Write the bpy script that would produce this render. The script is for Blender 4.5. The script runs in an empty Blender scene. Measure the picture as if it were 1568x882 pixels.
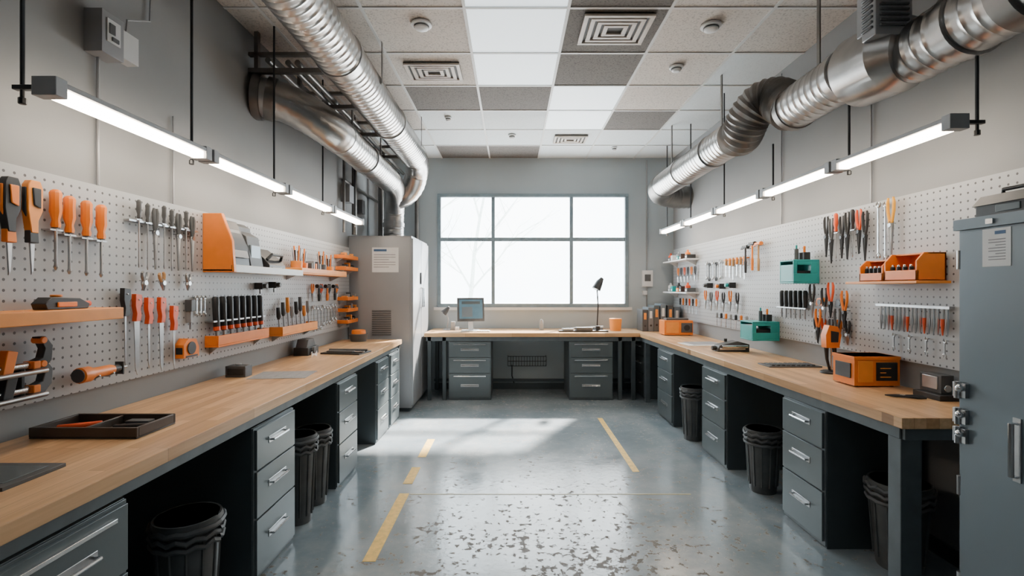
import bpy, bmesh, math, random
from mathutils import Vector, Matrix
random.seed(7)
S = bpy.context.scene
COL = S.collection

# ------------------------------------------------------------------ materials
M = {}
def new_mat(name):
    m = bpy.data.materials.new(name); m.use_nodes = True
    nt = m.node_tree
    return m, nt, nt.nodes["Principled BSDF"]
def N(nt, t, **kw):
    n = nt.nodes.new(t)
    for k, v in kw.items():
        if k in n.inputs: n.inputs[k].default_value = v
        else: setattr(n, k, v)
    return n
def ramp(nt, stops):
    r = nt.nodes.new("ShaderNodeValToRGB"); e = r.color_ramp.elements
    while len(e) < len(stops): e.new(0.5)
    for i, (p, c) in enumerate(stops):
        e[i].position = p; e[i].color = (*c, 1) if len(c) == 3 else c
    return r
def simple(name, col, rough=.5, metal=0, var=.12, scale=12, bump=0, emis=0, ecol=None):
    m, nt, b = new_mat(name)
    tc = N(nt, "ShaderNodeTexCoord"); nz = N(nt, "ShaderNodeTexNoise"); nz.inputs["Scale"].default_value = scale
    nz.inputs["Detail"].default_value = 4
    nt.links.new(tc.outputs["Object"], nz.inputs["Vector"])
    r = ramp(nt, [(.3, tuple(c*(1-var) for c in col)), (.7, tuple(min(1, c*(1+var)) for c in col))])
    nt.links.new(nz.outputs["Fac"], r.inputs["Fac"]); nt.links.new(r.outputs["Color"], b.inputs["Base Color"])
    b.inputs["Roughness"].default_value = rough; b.inputs["Metallic"].default_value = metal
    if bump:
        bp = N(nt, "ShaderNodeBump"); bp.inputs["Strength"].default_value = bump; bp.inputs["Distance"].default_value = .005
        n2 = N(nt, "ShaderNodeTexNoise"); n2.inputs["Scale"].default_value = scale*12
        nt.links.new(tc.outputs["Object"], n2.inputs["Vector"])
        nt.links.new(n2.outputs["Fac"], bp.inputs["Height"]); nt.links.new(bp.outputs["Normal"], b.inputs["Normal"])
    if emis:
        b.inputs["Emission Color"].default_value = (*(ecol or col), 1); b.inputs["Emission Strength"].default_value = emis
    M[name] = m
    return m
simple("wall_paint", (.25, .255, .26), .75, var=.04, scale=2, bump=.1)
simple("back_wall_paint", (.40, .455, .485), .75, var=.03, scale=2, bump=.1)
simple("trim_grey", (.20, .265, .30), .5)
simple("steel_dark", (.075, .092, .102), .38, .3, var=.08, scale=3)
simple("steel_face", (.125, .15, .16), .33, .35, var=.06, scale=3)
simple("steel_rail", (.12, .142, .155), .4, .3)
simple("cab_grey", (.30, .31, .325), .36, .2, var=.05, scale=2)
simple("cab_blue", (.185, .23, .265), .33, .3, var=.05, scale=2)
simple("chrome", (.68, .69, .70), .22, 1, var=.05)
simple("tool_steel", (.46, .47, .48), .3, 1, var=.15)
simple("duct_metal", (.43, .42, .41), .29, 1, var=.18, scale=5)
simple("duct_dark", (.19, .18, .17), .40, .9, var=.2, scale=6)
simple("black_plastic", (.022, .023, .025), .42, 0, var=.2)
simple("bin_plastic", (.075, .08, .082), .42, 0, var=.2)
simple("black_metal", (.03, .032, .035), .4, .4, var=.2)
simple("charcoal", (.08, .085, .09), .5, 0, var=.15)
simple("orange", (.86, .225, .02), .4, 0, var=.06)
simple("orange_light", (.90, .32, .055), .42, 0, var=.06)
simple("red_orange", (.80, .10, .025), .38, 0, var=.08)
simple("yellow_orange", (.9, .42, .03), .4, 0, var=.06)
simple("teal", (.02, .34, .34), .4, 0, var=.08)
simple("white_plastic", (.68, .69, .69), .4, 0, var=.03)
simple("grey_plastic", (.3, .31, .32), .5, 0, var=.06)
simple("paper", (.8, .8, .79), .7, 0, var=.03)
simple("ink_blue", (.05, .12, .25), .6)
simple("ink_grey", (.3, .3, .31), .6)
simple("tray_brown", (.06, .045, .035), .5)
simple("tbar", (.58, .58, .565), .5, 0, var=.03)
simple("vent_dark", (.03, .028, .026), .7)
simple("vent_frame", (.46, .41, .36), .5)
simple("wood_handle", (.5, .28, .12), .5)
simple("yellow_paint", (.80, .52, .13), .5, 0, var=.2, scale=25)
simple("yellow_faint", (.42, .38, .24), .35, 0, var=.12, scale=25)
simple("tube_emit", (1, .95, .88), .5, emis=34, ecol=(1, .84, .66), var=0)
simple("panel_emit", (.9, .93, .95), .5, emis=1.15, ecol=(.80, .93, 1), var=.0)
simple("screen_emit", (.05, .1, .14), .3, emis=.35, ecol=(.2, .35, .42), var=.2)
simple("snow_ground", (.8, .82, .84), .9)
simple("tree_bark", (.46, .51, .48), .9)
# acoustic tiles
def tile(name, c, spots):
    m, nt, b = new_mat(name)
    tc = N(nt, "ShaderNodeTexCoord"); nz = N(nt, "ShaderNodeTexNoise"); nz.inputs["Scale"].default_value = 70
    nz.inputs["Detail"].default_value = 6
    nt.links.new(tc.outputs["Object"], nz.inputs["Vector"])
    r = ramp(nt, [(.36, tuple(x*spots for x in c)), (.48, c), (1, c)])
    nt.links.new(nz.outputs["Fac"], r.inputs["Fac"]); nt.links.new(r.outputs["Color"], b.inputs["Base Color"])
    b.inputs["Roughness"].default_value = .9
    bp = N(nt, "ShaderNodeBump"); bp.inputs["Strength"].default_value = .3; bp.inputs["Distance"].default_value = .003
    nt.links.new(nz.outputs["Fac"], bp.inputs["Height"]); nt.links.new(bp.outputs["Normal"], b.inputs["Normal"])
    M[name] = m
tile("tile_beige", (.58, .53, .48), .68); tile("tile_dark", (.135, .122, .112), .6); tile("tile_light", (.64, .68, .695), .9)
# pegboard
def peg():
    m, nt, b = new_mat("pegboard")
    tc = N(nt, "ShaderNodeTexCoord"); sp = N(nt, "ShaderNodeSeparateXYZ")
    nt.links.new(tc.outputs["Object"], sp.inputs[0])
    def cell(out):
        a = N(nt, "ShaderNodeMath", operation="MULTIPLY"); a.inputs[1].default_value = 1/.042; nt.links.new(out, a.inputs[0])
        f = N(nt, "ShaderNodeMath", operation="FRACT"); nt.links.new(a.outputs[0], f.inputs[0])
        s = N(nt, "ShaderNodeMath", operation="SUBTRACT"); s.inputs[1].default_value = .5; nt.links.new(f.outputs[0], s.inputs[0])
        p = N(nt, "ShaderNodeMath", operation="MULTIPLY"); nt.links.new(s.outputs[0], p.inputs[0]); nt.links.new(s.outputs[0], p.inputs[1])
        return p.outputs[0]
    ad = N(nt, "ShaderNodeMath", operation="ADD"); nt.links.new(cell(sp.outputs[1]), ad.inputs[0]); nt.links.new(cell(sp.outputs[2]), ad.inputs[1])
    lt = N(nt, "ShaderNodeMath", operation="LESS_THAN"); lt.inputs[1].default_value = .14**2; nt.links.new(ad.outputs[0], lt.inputs[0])
    mx = N(nt, "ShaderNodeMix", data_type="RGBA")
    mx.inputs[6].default_value = (.39, .40, .41, 1); mx.inputs[7].default_value = (.07, .07, .07, 1)
    nt.links.new(lt.outputs[0], mx.inputs[0]); nt.links.new(mx.outputs[2], b.inputs["Base Color"])
    b.inputs["Roughness"].default_value = .45
    M["pegboard"] = m
peg()
def wood(name, swap):
    m, nt, b = new_mat(name)
    tc = N(nt, "ShaderNodeTexCoord"); sp = N(nt, "ShaderNodeSeparateXYZ"); nt.links.new(tc.outputs["Object"], sp.inputs[0])
    cb = N(nt, "ShaderNodeCombineXYZ")
    nt.links.new(sp.outputs[1 if swap else 0], cb.inputs[0]); nt.links.new(sp.outputs[0 if swap else 1], cb.inputs[1])
    nt.links.new(sp.outputs[2], cb.inputs[2])
    br = N(nt, "ShaderNodeTexBrick"); br.offset = .37
    br.inputs["Scale"].default_value = 1; br.inputs["Brick Width"].default_value = .62; br.inputs["Row Height"].default_value = .058
    br.inputs["Mortar Size"].default_value = .0009; br.inputs["Bias"].default_value = 0
    br.inputs["Color1"].default_value = (.57, .325, .155, 1); br.inputs["Color2"].default_value = (.82, .53, .29, 1)
    br.inputs["Mortar"].default_value = (.38, .21, .10, 1)
    nt.links.new(cb.outputs[0], br.inputs["Vector"])
    mp = N(nt, "ShaderNodeMapping"); mp.inputs["Scale"].default_value = (2.2, 38, 38); nt.links.new(cb.outputs[0], mp.inputs[0])
    nz = N(nt, "ShaderNodeTexNoise"); nz.inputs["Scale"].default_value = 1.3; nz.inputs["Detail"].default_value = 5; nt.links.new(mp.outputs[0], nz.inputs["Vector"])
    r = ramp(nt, [(.3, (.76, .71, .66)), (.65, (1.0, 1.0, 1.0))]); nt.links.new(nz.outputs["Fac"], r.inputs["Fac"])
    mx = N(nt, "ShaderNodeMix", data_type="RGBA", blend_type="MULTIPLY"); mx.inputs[0].default_value = .8
    nt.links.new(br.outputs["Color"], mx.inputs[6]); nt.links.new(r.outputs["Color"], mx.inputs[7])
    nt.links.new(mx.outputs[2], b.inputs["Base Color"]); b.inputs["Roughness"].default_value = .33
    M[name] = m
wood("butcher_block", True); wood("butcher_block_cross", False)
def concrete():
    m, nt, b = new_mat("polished_concrete")
    tc = N(nt, "ShaderNodeTexCoord")
    n1 = N(nt, "ShaderNodeTexNoise"); n1.inputs["Scale"].default_value = 1.5; n1.inputs["Detail"].default_value = 10; n1.inputs["Roughness"].default_value = .7
    nt.links.new(tc.outputs["Object"], n1.inputs["Vector"])
    r1 = ramp(nt, [(.3, (.18, .225, .26)), (.48, (.25, .295, .325)), (.6, (.31, .345, .365)), (.74, (.44, .46, .455))]); nt.links.new(n1.outputs["Fac"], r1.inputs["Fac"])
    # worn brown pitting, mostly in the front part of the aisle
    n2 = N(nt, "ShaderNodeTexNoise"); n2.inputs["Scale"].default_value = 22; n2.inputs["Detail"].default_value = 6; n2.inputs["Distortion"].default_value = .15; n2.inputs["Roughness"].default_value = .6
    nt.links.new(tc.outputs["Object"], n2.inputs["Vector"])
    n3 = N(nt, "ShaderNodeTexNoise"); n3.inputs["Scale"].default_value = 3.2; n3.inputs["Detail"].default_value = 2
    nt.links.new(tc.outputs["Object"], n3.inputs["Vector"])
    vd = N(nt, "ShaderNodeVectorMath", operation="DISTANCE"); vd.inputs[1].default_value = (.38, 2.35, 0); nt.links.new(tc.outputs["Object"], vd.inputs[0])
    mr = N(nt, "ShaderNodeMapRange"); mr.inputs[1].default_value = .2; mr.inputs[2].default_value = 1.6
    mr.inputs[3].default_value = .055; mr.inputs[4].default_value = -.05; nt.links.new(vd.outputs["Value"], mr.inputs[0])
    ad = N(nt, "ShaderNodeMath", operation="ADD"); nt.links.new(n2.outputs["Fac"], ad.inputs[0]); nt.links.new(mr.outputs[0], ad.inputs[1])
    m3 = N(nt, "ShaderNodeMath", operation="MULTIPLY_ADD"); m3.inputs[1].default_value = .38; nt.links.new(n3.outputs["Fac"], m3.inputs[0]); nt.links.new(ad.outputs[0], m3.inputs[2])
    r2 = ramp(nt, [(.755, (0, 0, 0)), (.80, (1, 1, 1))]); nt.links.new(m3.outputs[0], r2.inputs["Fac"])
    mx = N(nt, "ShaderNodeMix", data_type="RGBA"); nt.links.new(r2.outputs["Color"], mx.inputs[0])
    nt.links.new(r1.outputs["Color"], mx.inputs[6]); mx.inputs[7].default_value = (.15, .135, .12, 1)
    nt.links.new(mx.outputs[2], b.inputs["Base Color"])
    rr = N(nt, "ShaderNodeMapRange"); rr.inputs[1].default_value = .3; rr.inputs[2].default_value = .7; rr.inputs[3].default_value = .10; rr.inputs[4].default_value = .27
    nt.links.new(n1.outputs["Fac"], rr.inputs[0])
    ra = N(nt, "ShaderNodeMath", operation="MULTIPLY_ADD"); ra.inputs[1].default_value = .4; nt.links.new(r2.outputs["Color"], ra.inputs[0]); nt.links.new(rr.outputs[0], ra.inputs[2])
    nt.links.new(ra.outputs[0], b.inputs["Roughness"])
    sm = N(nt, "ShaderNodeMath", operation="MULTIPLY_ADD"); sm.inputs[1].default_value = -.7; sm.inputs[2].default_value = 1.0
    nt.links.new(r2.outputs["Color"], sm.inputs[0]); nt.links.new(sm.outputs[0], b.inputs["Specular IOR Level"])
    bp = N(nt, "ShaderNodeBump"); bp.inputs["Strength"].default_value = .08; bp.inputs["Distance"].default_value = .01
    nt.links.new(n2.outputs["Fac"], bp.inputs["Height"]); nt.links.new(bp.outputs["Normal"], b.inputs["Normal"])
    M["polished_concrete"] = m
concrete()

# ------------------------------------------------------------------ mesh builder
ID = Matrix.Identity(4)
def FL(x0): return Matrix(((0, 1, 0, x0), (1, 0, 0, 0), (0, 0, 1, 0), (0, 0, 0, 1)))    # left side: u->Y, out->+X
def FR(x0): return Matrix(((0, -1, 0, x0), (1, 0, 0, 0), (0, 0, 1, 0), (0, 0, 0, 1)))   # right side: u->Y, out->-X
def FB(y0): return Matrix(((1, 0, 0, 0), (0, -1, 0, y0), (0, 0, 1, 0), (0, 0, 0, 1)))   # back: u->X, out->-Y
def T(x, y, z): return Matrix.Translation((x, y, z))
def R(a, ax): return Matrix.Rotation(math.radians(a), 4, ax)
class MB:
    def __init__(s, mat=None): s.bm = bmesh.new(); s.mats = []; s.X = mat or ID; s.L = ID
    def mi(s, n):
        if n not in s.mats: s.mats.append(n)
        return s.mats.index(n)
    def v(s, p): return s.bm.verts.new(s.X @ s.L @ Vector(p))
    def f(s, vs, k):
        try: fc = s.bm.faces.new(vs); fc.material_index = k; fc.smooth = True
        except ValueError: pass
    def box(s, x0, x1, y0, y1, z0, z1, mat):
        k = s.mi(mat)
        c = [s.v((x, y, z)) for x in (x0, x1) for y in (y0, y1) for z in (z0, z1)]
        for q in ((0, 1, 3, 2), (4, 6, 7, 5), (0, 4, 5, 1), (2, 3, 7, 6), (0, 2, 6, 4), (1, 5, 7, 3)): s.f([c[i] for i in q], k)
    def prism(s, pts, a, b, axis, mat):
        k = s.mi(mat)
        def P(p, t): return {'x': (t, p[0], p[1]), 'y': (p[0], t, p[1]), 'z': (p[0], p[1], t)}[axis]
        A = [s.v(P(p, a)) for p in pts]; B = [s.v(P(p, b)) for p in pts]; n = len(pts)
        s.f(A[::-1], k); s.f(B, k)
        for i in range(n): s.f([A[i], A[(i+1) % n], B[(i+1) % n], B[i]], k)
    def sweep(s, pts, rad, mat, seg=12, cap=True, flat=1.0):
        k = s.mi(mat); pts = [Vector(p) for p in pts]; n = len(pts)
        if not hasattr(rad, '__len__'): rad = [rad]*n
        nrm = None; rings = []
        for i, p in enumerate(pts):
            t = (pts[min(i+1, n-1)]-pts[max(i-1, 0)]); t = t.normalized() if t.length > 1e-9 else Vector((0, 0, 1))
            if nrm is None:
                nrm = Vector((1, 0, 0)) if abs(t.x) < .9 else Vector((0, 1, 0))
            nrm = (nrm-t*nrm.dot(t)).normalized(); bn = t.cross(nrm)
            rings.append([s.v(p+(nrm*math.cos(2*math.pi*j/seg)+bn*flat*math.sin(2*math.pi*j/seg))*rad[i]) for j in range(seg)])
        for i in range(n-1):
            for j in range(seg): s.f([rings[i][j], rings[i][(j+1) % seg], rings[i+1][(j+1) % seg], rings[i+1][j]], k)
        if cap: s.f(rings[0][::-1], k); s.f(rings[-1], k)
    def cyl(s, a, b, r, mat, r2=None, seg=14): s.sweep([a, b], [r, r if r2 is None else r2], mat, seg)
    def ball(s, c, r, mat, sc=(1, 1, 1), seg=14):
        k = s.mi(mat); c = Vector(c); rings = []
        for i in range(1, 7):
            a = math.pi*i/7
            rings.append([s.v(c+Vector((sc[0]*r*math.sin(a)*math.cos(2*math.pi*j/seg), sc[1]*r*math.sin(a)*math.sin(2*math.pi*j/seg), sc[2]*r*math.cos(a)))) for j in range(seg)])
        t = s.v(c+Vector((0, 0, sc[2]*r))); bt = s.v(c-Vector((0, 0, sc[2]*r)))
        for j in range(seg):
            s.f([t, rings[0][j], rings[0][(j+1) % seg]], k); s.f([bt, rings[-1][(j+1) % seg], rings[-1][j]], k)
            for i in range(5): s.f([rings[i][j], rings[i+1][j], rings[i+1][(j+1) % seg], rings[i][(j+1) % seg]], k)
    def done(s, name, bevel=0, parent=None, sharp=32):
        bmesh.ops.recalc_face_normals(s.bm, faces=s.bm.faces)
        me = bpy.data.meshes.new(name); s.bm.to_mesh(me); s.bm.free()
        for n in s.mats: me.materials.append(M[n])
        me.set_sharp_from_angle(angle=math.radians(sharp))
        o = bpy.data.objects.new(name, me); COL.objects.link(o)
        if bevel:
            b = o.modifiers.new("bevel", "BEVEL"); b.width = bevel; b.segments = 2; b.limit_method = 'ANGLE'; b.angle_limit = math.radians(50)
        if parent: o.parent = parent
        return o

WL, WR, WB, H = -1.985, 2.40, 7.38, 3.43
PL, PR = -1.958, 2.373
Y0 = -1.6
# ------------------------------------------------------------------ room shell
def room():
    m = MB(); m.box(WL-.15, WR+.15, Y0, WB+.15, -.1, 0, "polished_concrete"); m.done("floor")
    m = MB(); m.box(WL-.15, WL, Y0, WB+.15, 0, H+.1, "wall_paint"); m.done("wall_left")
    m = MB(); m.box(WR, WR+.15, Y0, WB+.15, 0, H+.1, "wall_paint"); m.done("wall_right")
    m = MB(); m.box(WL, WR, Y0-.15, Y0, 0, H+.1, "wall_paint"); m.done("wall_front")
    m = MB(); wx0, wx1, wz0, wz1 = -1.107, 1.728, 1.218, 2.898
    m.box(WL, wx0, WB, WB+.15, 0, H+.1, "back_wall_paint"); m.box(wx1, WR, WB, WB+.15, 0, H+.1, "back_wall_paint")
    m.box(wx0, wx1, WB, WB+.15, 0, wz0, "back_wall_paint"); m.box(wx0, wx1, WB, WB+.15, wz1, H+.1, "back_wall_paint")
    m.done("wall_back")
    m = MB(FB(WB)); g = "trim_grey"
    t = .05
    m.box(wx0, wx1, -.06, .02, wz1-t, wz1, g); m.box(wx0, wx1, -.06, .02, wz0, wz0+t, g)
    m.box(wx0, wx0+t, -.058, .018, wz0+t, wz1-t, g); m.box(wx1-t, wx1, -.058, .018, wz0+t, wz1-t, g)
    for x in (-.28, .883): m.box(x-.025, x+.025, -.05, .01, wz0+t, wz1-t, g)
    m.box(wx0+t, wx1-t, -.048, .008, 2.195, 2.25, g)
    m.done("window_1", .004)
    m = MB(FB(WB)); m.box(wx0-.05, wx1+.05, 0, .035, wz0-.045, wz0-.002, "white_plastic")
    m.done("trim_1")
    # ceiling with recessed grid
    m = MB(); m.box(WL-.15, WR+.15, Y0, WB+.15, H+.012, H+.1, "tile_light")
    xs = [WL, -1.75, -1.04, -.33, .39, 1.10, 1.81, WR]
    ys = [WB-.66*i for i in range(14)]
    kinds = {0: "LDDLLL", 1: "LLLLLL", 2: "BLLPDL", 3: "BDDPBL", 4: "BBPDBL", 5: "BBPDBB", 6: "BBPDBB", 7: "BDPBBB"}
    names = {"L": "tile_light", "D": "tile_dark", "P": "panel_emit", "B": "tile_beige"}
    for i in range(13):
        row = kinds.get(i, "BBPBDB")
        for j in range(7):
            kd = ("L"+row)[j] if j else "L"
            if j == 0: kd = "B"
            m.box(xs[j]+.001, xs[j+1]-.001, max(ys[i+1], Y0)+.001, ys[i]-.001, H+.003, H+.011, names[kd])
    for x in xs[1:-1]: m.box(x-.011, x+.011, Y0, WB, H-.004, H+.004, "tbar")
    for y in ys[1:-1]:
        if y > Y0: m.box(WL, WR, y-.011, y+.011, H-.0035, H+.0045, "tbar")
    m.done("ceiling")
    for nm, X, a, b in (("baseboard_left", FL(WL), Y0, 5.95), ("baseboard_right", FR(WR), Y0, WB-.03), ("baseboard_back", FB(WB), -1.15, WR)):
        m = MB(X); m.box(a, b, 0, .012, 0, .09, "steel_dark"); m.done(nm)
room()
# floor marking tape
def marks():
    m = MB()
    for (x, y0, y1) in ((-.785, 2.72, 3.62), (-.80, 3.8, 4.15), (-.80, 4.4, 4.92)): m.box(x-.036, x+.036, y0, y1, 0, .002, "yellow_paint")
    m.box(.985, 1.04, 4.05, 5.72, 0, .002, "yellow_paint")
    m.box(-.74, 1.3, 3.60, 3.618, 0, .0015, "yellow_faint")
    m.done("floor_marking_tape")
marks()
# ceiling vents & detectors
def vent(x, y, w, d):
    m = MB()
    z = H-.005
    m.box(x-w/2, x+w/2, y-d/2, y+d/2, z-.008, z, "vent_dark")
    n = 4
    for i in range(n):
        a = 1-i/n*.86; b = a-.13
        for s in (-1, 1):
            m.box(x-w/2*a, x+w/2*a, *sorted((y+s*d/2*a, y+s*d/2*b)), z-.022, z-.006, "vent_frame")
            m.box(*sorted((x+s*w/2*a, x+s*w/2*b)), y-d/2*b, y+d/2*b, z-.0215, z-.0055, "vent_frame")
    m.done("ceiling_vent", .002)
vent(.76, 3.68, .50, .42); vent(-.69, 4.40, .48, .34); vent(.75, 6.4, .42, .3)
def detector(x, y, r=.075):
    m = MB(); z = H-.005
    m.sweep([(x, y, z), (x, y, z-.012), (x, y, z-.016), (x, y, z-.035), (x, y, z-.045)], [r, r, r*.72, r*.66, r*.4], "white_plastic", 24)
    m.sweep([(x, y, z-.017), (x, y, z-.026)], r*.74, "charcoal", 24); m.done("smoke_detector")
detector(-.66, 3.62); detector(1.46, 3.64); detector(1.43, 4.32, .06); detector(-.72, 5.6, .04); detector(0, 6.25, .05); detector(1.4, 6.8, .04)

# ------------------------------------------------------------------ ducts
def resample(ctrl, step):
    pts = [Vector(p) for p in ctrl]; out = []
    P = [2*pts[0]-pts[1]]+pts+[2*pts[-1]-pts[-2]]
    for i in range(1, len(P)-2):
        p0, p1, p2, p3 = P[i-1:i+3]
        n = max(2, int((p2-p1).length/step))
        for j in range(n):
            t = j/n
            out.append(.5*((2*p1)+(-p0+p2)*t+(2*p0-5*p1+4*p2-p3)*t*t+(-p0+3*p1-3*p2+p3)*t**3))
    out.append(pts[-1]); return out
def spiral(m, ctrl, r, mat="duct_metal", step=.011, every=6, ridge=.028, bend=False):
    pts = resample(ctrl, step) if bend else None
    if pts is None:
        a, b = Vector(ctrl[0]), Vector(ctrl[1]); n = int((b-a).length/step); pts = [a+(b-a)*i/n for i in range(n+1)]
    rad = [r*(1+ridge) if i % every == 0 else r for i in range(len(pts))]
    m.sweep(pts, rad, mat, 32)
def band(m, c, ax, r, mat="duct_metal", w=.03):
    c = Vector(c); d = {'x': Vector((1, 0, 0)), 'y': Vector((0, 1, 0)), 'z': Vector((0, 0, 1))}[ax]*w
    m.sweep([c-d, c-d*.9, c+d*.9, c+d], [r*1.02, r*1.08, r*1.08, r*1.02], mat, 32)
def ducts():
    m = MB()
    spiral(m, [(-1.185, .2, 3.1), (-1.185, 6.0, 3.1)], .155)
    for y in (1.2, 2.4, 3.4, 4.8): band(m, (-1.185, y, 3.1), 'y', .155)
    spiral(m, [(-1.185, 6.0, 3.1), (-1.19, 6.2, 3.09), (-1.22, 6.38, 3.0), (-1.28, 6.48, 2.86), (-1.38, 6.53, 2.74), (-1.52, 6.57, 2.68)], .14, "duct_metal", .03, 2, .04, True)
    for y in (2.0, 3.9, 5.6):   # hanger straps
        m.box(-1.352, -1.347, y-.015, y+.015, 3.1, H, "duct_dark"); m.box(-1.023, -1.018, y-.015, y+.015, 3.1, H, "duct_dark")
    m.done("ceiling_duct")
    m = MB()
    spiral(m, [(-1.48, 4.25, 2.8), (-1.48, 6.0, 2.8)], .138)
    band(m, (-1.48, 4.27, 2.8), 'y', .138); band(m, (-1.48, 5.0, 2.8), 'y', .138)
    spiral(m, [(-1.975, 3.84, 2.98), (-1.9, 3.86, 2.975), (-1.75, 3.91, 2.94), (-1.6, 4.0, 2.87), (-1.51, 4.12, 2.82), (-1.48, 4.27, 2.8)], .148, "duct_metal", .02, 4, .02, True)
    m.sweep([(-1.985, 3.84, 2.98), (-1.93, 3.853, 2.975)], [.178, .172], "duct_dark", 32); m.sweep([(-1.90, 3.86, 2.975), (-1.84, 3.88, 2.965)], [.166, .162], "duct_dark", 32)
    spiral(m, [(-1.48, 6.0, 2.8), (-1.49, 6.25, 2.78), (-1.53, 6.5, 2.70), (-1.58, 6.68, 2.55), (-1.6, 6.72, 2.4)], .13, "duct_metal", .03, 2, .04, True)
    spiral(m, [(-1.6, 6.72, 2.42), (-1.6, 6.72, 2.131)], .135); band(m, (-1.6, 6.72, 2.35), 'z', .135)
    for y in (4.6, 5.6): m.box(-1.485, -1.475, y-.015, y+.015, 2.92, H, "duct_dark")
    m.done("exhaust_duct")
    # dark conduits and strut rack on the left, up high
    m = MB()
    for x, z in ((-1.67, 3.18), (-1.60, 3.18), (-1.82, 3.2)):
        m.cyl((x, 3.7, z), (x, 7.3, z), .022, "duct_dark")
    for y in (3.75, 4.5, 5.3, 6.2):
        m.box(WL, -1.36, y-.02, y+.02, 3.12, 3.155, "duct_dark"); m.box(WL, -1.36, y-.018, y+.018, 3.25, 3.275, "duct_dark"); m.box(-1.94, -1.91, y-.018, y+.018, 3.155, H, "duct_dark"); m.box(-1.41, -1.38, y-.018, y+.018, 3.155, H, "duct_dark")
    m.done("conduit_rack")
    m = MB()
    for x, y, r in ((-1.90, 5.98, .03), (-1.82, 6.9, .04), (-1.93, 5.7, .015), (-1.40, 7.3, .03)): m.cyl((x, y, 2.14), (x, y, 3.0), r, "duct_dark")
    m.cyl((-1.95, 5.75, 2.75), (-1.95, 7.2, 2.75), .02, "duct_dark"); m.box(-1.983, -1.88, 5.75, 5.9, 2.5, 2.7, "cab_grey"); m.box(-1.983, -1.9, 6.3, 6.42, 2.45, 2.62, "charcoal")
    m.done("electrical_conduit")
    # right hand duct
    m = MB()
    spiral(m, [(1.90, 4.15, 2.79), (1.90, 6.2, 2.79)], .145)
    for y in (4.7, 5.5): band(m, (1.90, y, 2.79), 'y', .145)
    spiral(m, [(1.90, 6.2, 2.79), (1.91, 6.4, 2.78), (2.0, 6.6, 2.75), (2.2, 6.7, 2.73), (2.395, 6.72, 2.73)], .145, "duct_dark", .03, 2, .05, True)
    # flexible elbow between the two runs
    ctrl = [(2.04, 3.60, 2.80), (2.03, 3.70, 2.88), (2.0, 3.79, 2.94), (1.94, 3.87, 2.94), (1.89, 3.94, 2.87), (1.88, 4.02, 2.79), (1.89, 4.10, 2.76), (1.90, 4.19, 2.78)]
    spiral(m, ctrl, .15, "duct_dark", .016, 2, .09, True)
    spiral(m, [(2.04, 2.95, 2.80), (2.04, 3.62, 2.80)], .148)
    band(m, (2.04, 3.58, 2.80), 'y', .148, "duct_dark"); band(m, (2.04, 3.02, 2.80), 'y', .148)
    # fan housing
    m.sweep([(2.05, 2.97, 2.79), (2.06, 2.93, 2.78), (2.07, 2.66, 2.76), (2.09, 2.6, 2.75)], [.16, .205, .205, .165], "duct_metal", 32)
    spiral(m, [(2.12, .6, 2.735), (2.12, 2.62, 2.735)], .152)
    for y in (1.6, 2.3): band(m, (2.12, y, 2.735), 'y', .155)
    band(m, (2.12, 2.02, 2.735), 'y', .16, "duct_dark", .05)
    for y in (5.9, 4.5, 3.3): m.box(1.895 if y > 4 else 2.035, 1.905 if y > 4 else 2.045, y-.015, y+.015, 2.93, H, "duct_dark")
    m.done("ventilation_duct")
    m = MB()
    m.box(1.86, 2.05, 2.54, 2.64, 2.80, 3.22, "cab_grey"); m.box(1.875, 2.04, 2.64, 2.70, 2.85, 3.18, "cab_grey")
    for i in range(13): m.box(1.88, 2.03, 2.528, 2.542, 2.84+i*.027, 2.853+i*.027, "charcoal")
    for i in range(13): m.box(1.848, 1.862, 2.555, 2.63, 2.84+i*.027, 2.853+i*.027, "charcoal")
    m.box(1.93, 1.99, 2.57, 2.61, 3.22, H, "charcoal")
    m.done("fan_unit", .004)
ducts()

# ------------------------------------------------------------------ tube lights
def tube(X, x0, u0, u1, z, first, right):
    m = MB(X)   # local: u, out from wall, z
    m.box(u0+.03, u1-.03, x0-.044, x0+.044, z+.006, z+.026, "grey_plastic")
    m.box(u0+.045, u1-.045, x0-.028, x0+.028, z-.03, z+.006, "tube_emit")
    for u in (u0, u1-.05): m.box(u, u+.05, x0-.045, x0+.045, z-.034, z+.036, "grey_plastic")
    rods = [u1-.025]+([u0+.025] if first else [])
    for u in rods:
        off = -.1 if (first and u == rods[-1]) else -.052
        top = H if not right else (2.60 if u < 2.5 else (2.66 if u < 4.1 else H))
        m.cyl((u, x0+off, z-.05), (u, x0+off, top), .0075, "black_metal", seg=8)
        m.box(u-.012, u+.012, x0+off-.03, x0-.03, z-.008, z+.01, "black_metal")
        m.cyl((u, x0+off, z-.06), (u, x0+off, z-.035), .013, "black_metal", seg=8)
    m.done("tube_light", .003)
for i, (a, b) in enumerate(((1.80, 2.74), (2.76, 3.68), (3.70, 4.62), (4.64, 5.56))): tube(FL(0), -1.70, a, b, 2.235, i == 0, False)
for i, (a, b) in enumerate(((2.27, 3.12), (3.14, 4.02), (4.04, 4.94), (4.96, 5.86), (5.88, 6.75))): tube(FR(0), -2.05, a, b, 2.265, i == 0, True)

# ------------------------------------------------------------------ pegboards
def pegboards():
    for nm, X, a, b, z0, z1 in (("pegboard", FL(WL), .3, 5.97, 1.03, 1.985), ("pegboard", FR(WR), 1.2, 7.3, 1.06, 2.06)):
        m = MB(X); m.box(a, b, .002, .027, z0, z1, "pegboard"); m.done(nm)
pegboards()

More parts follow.
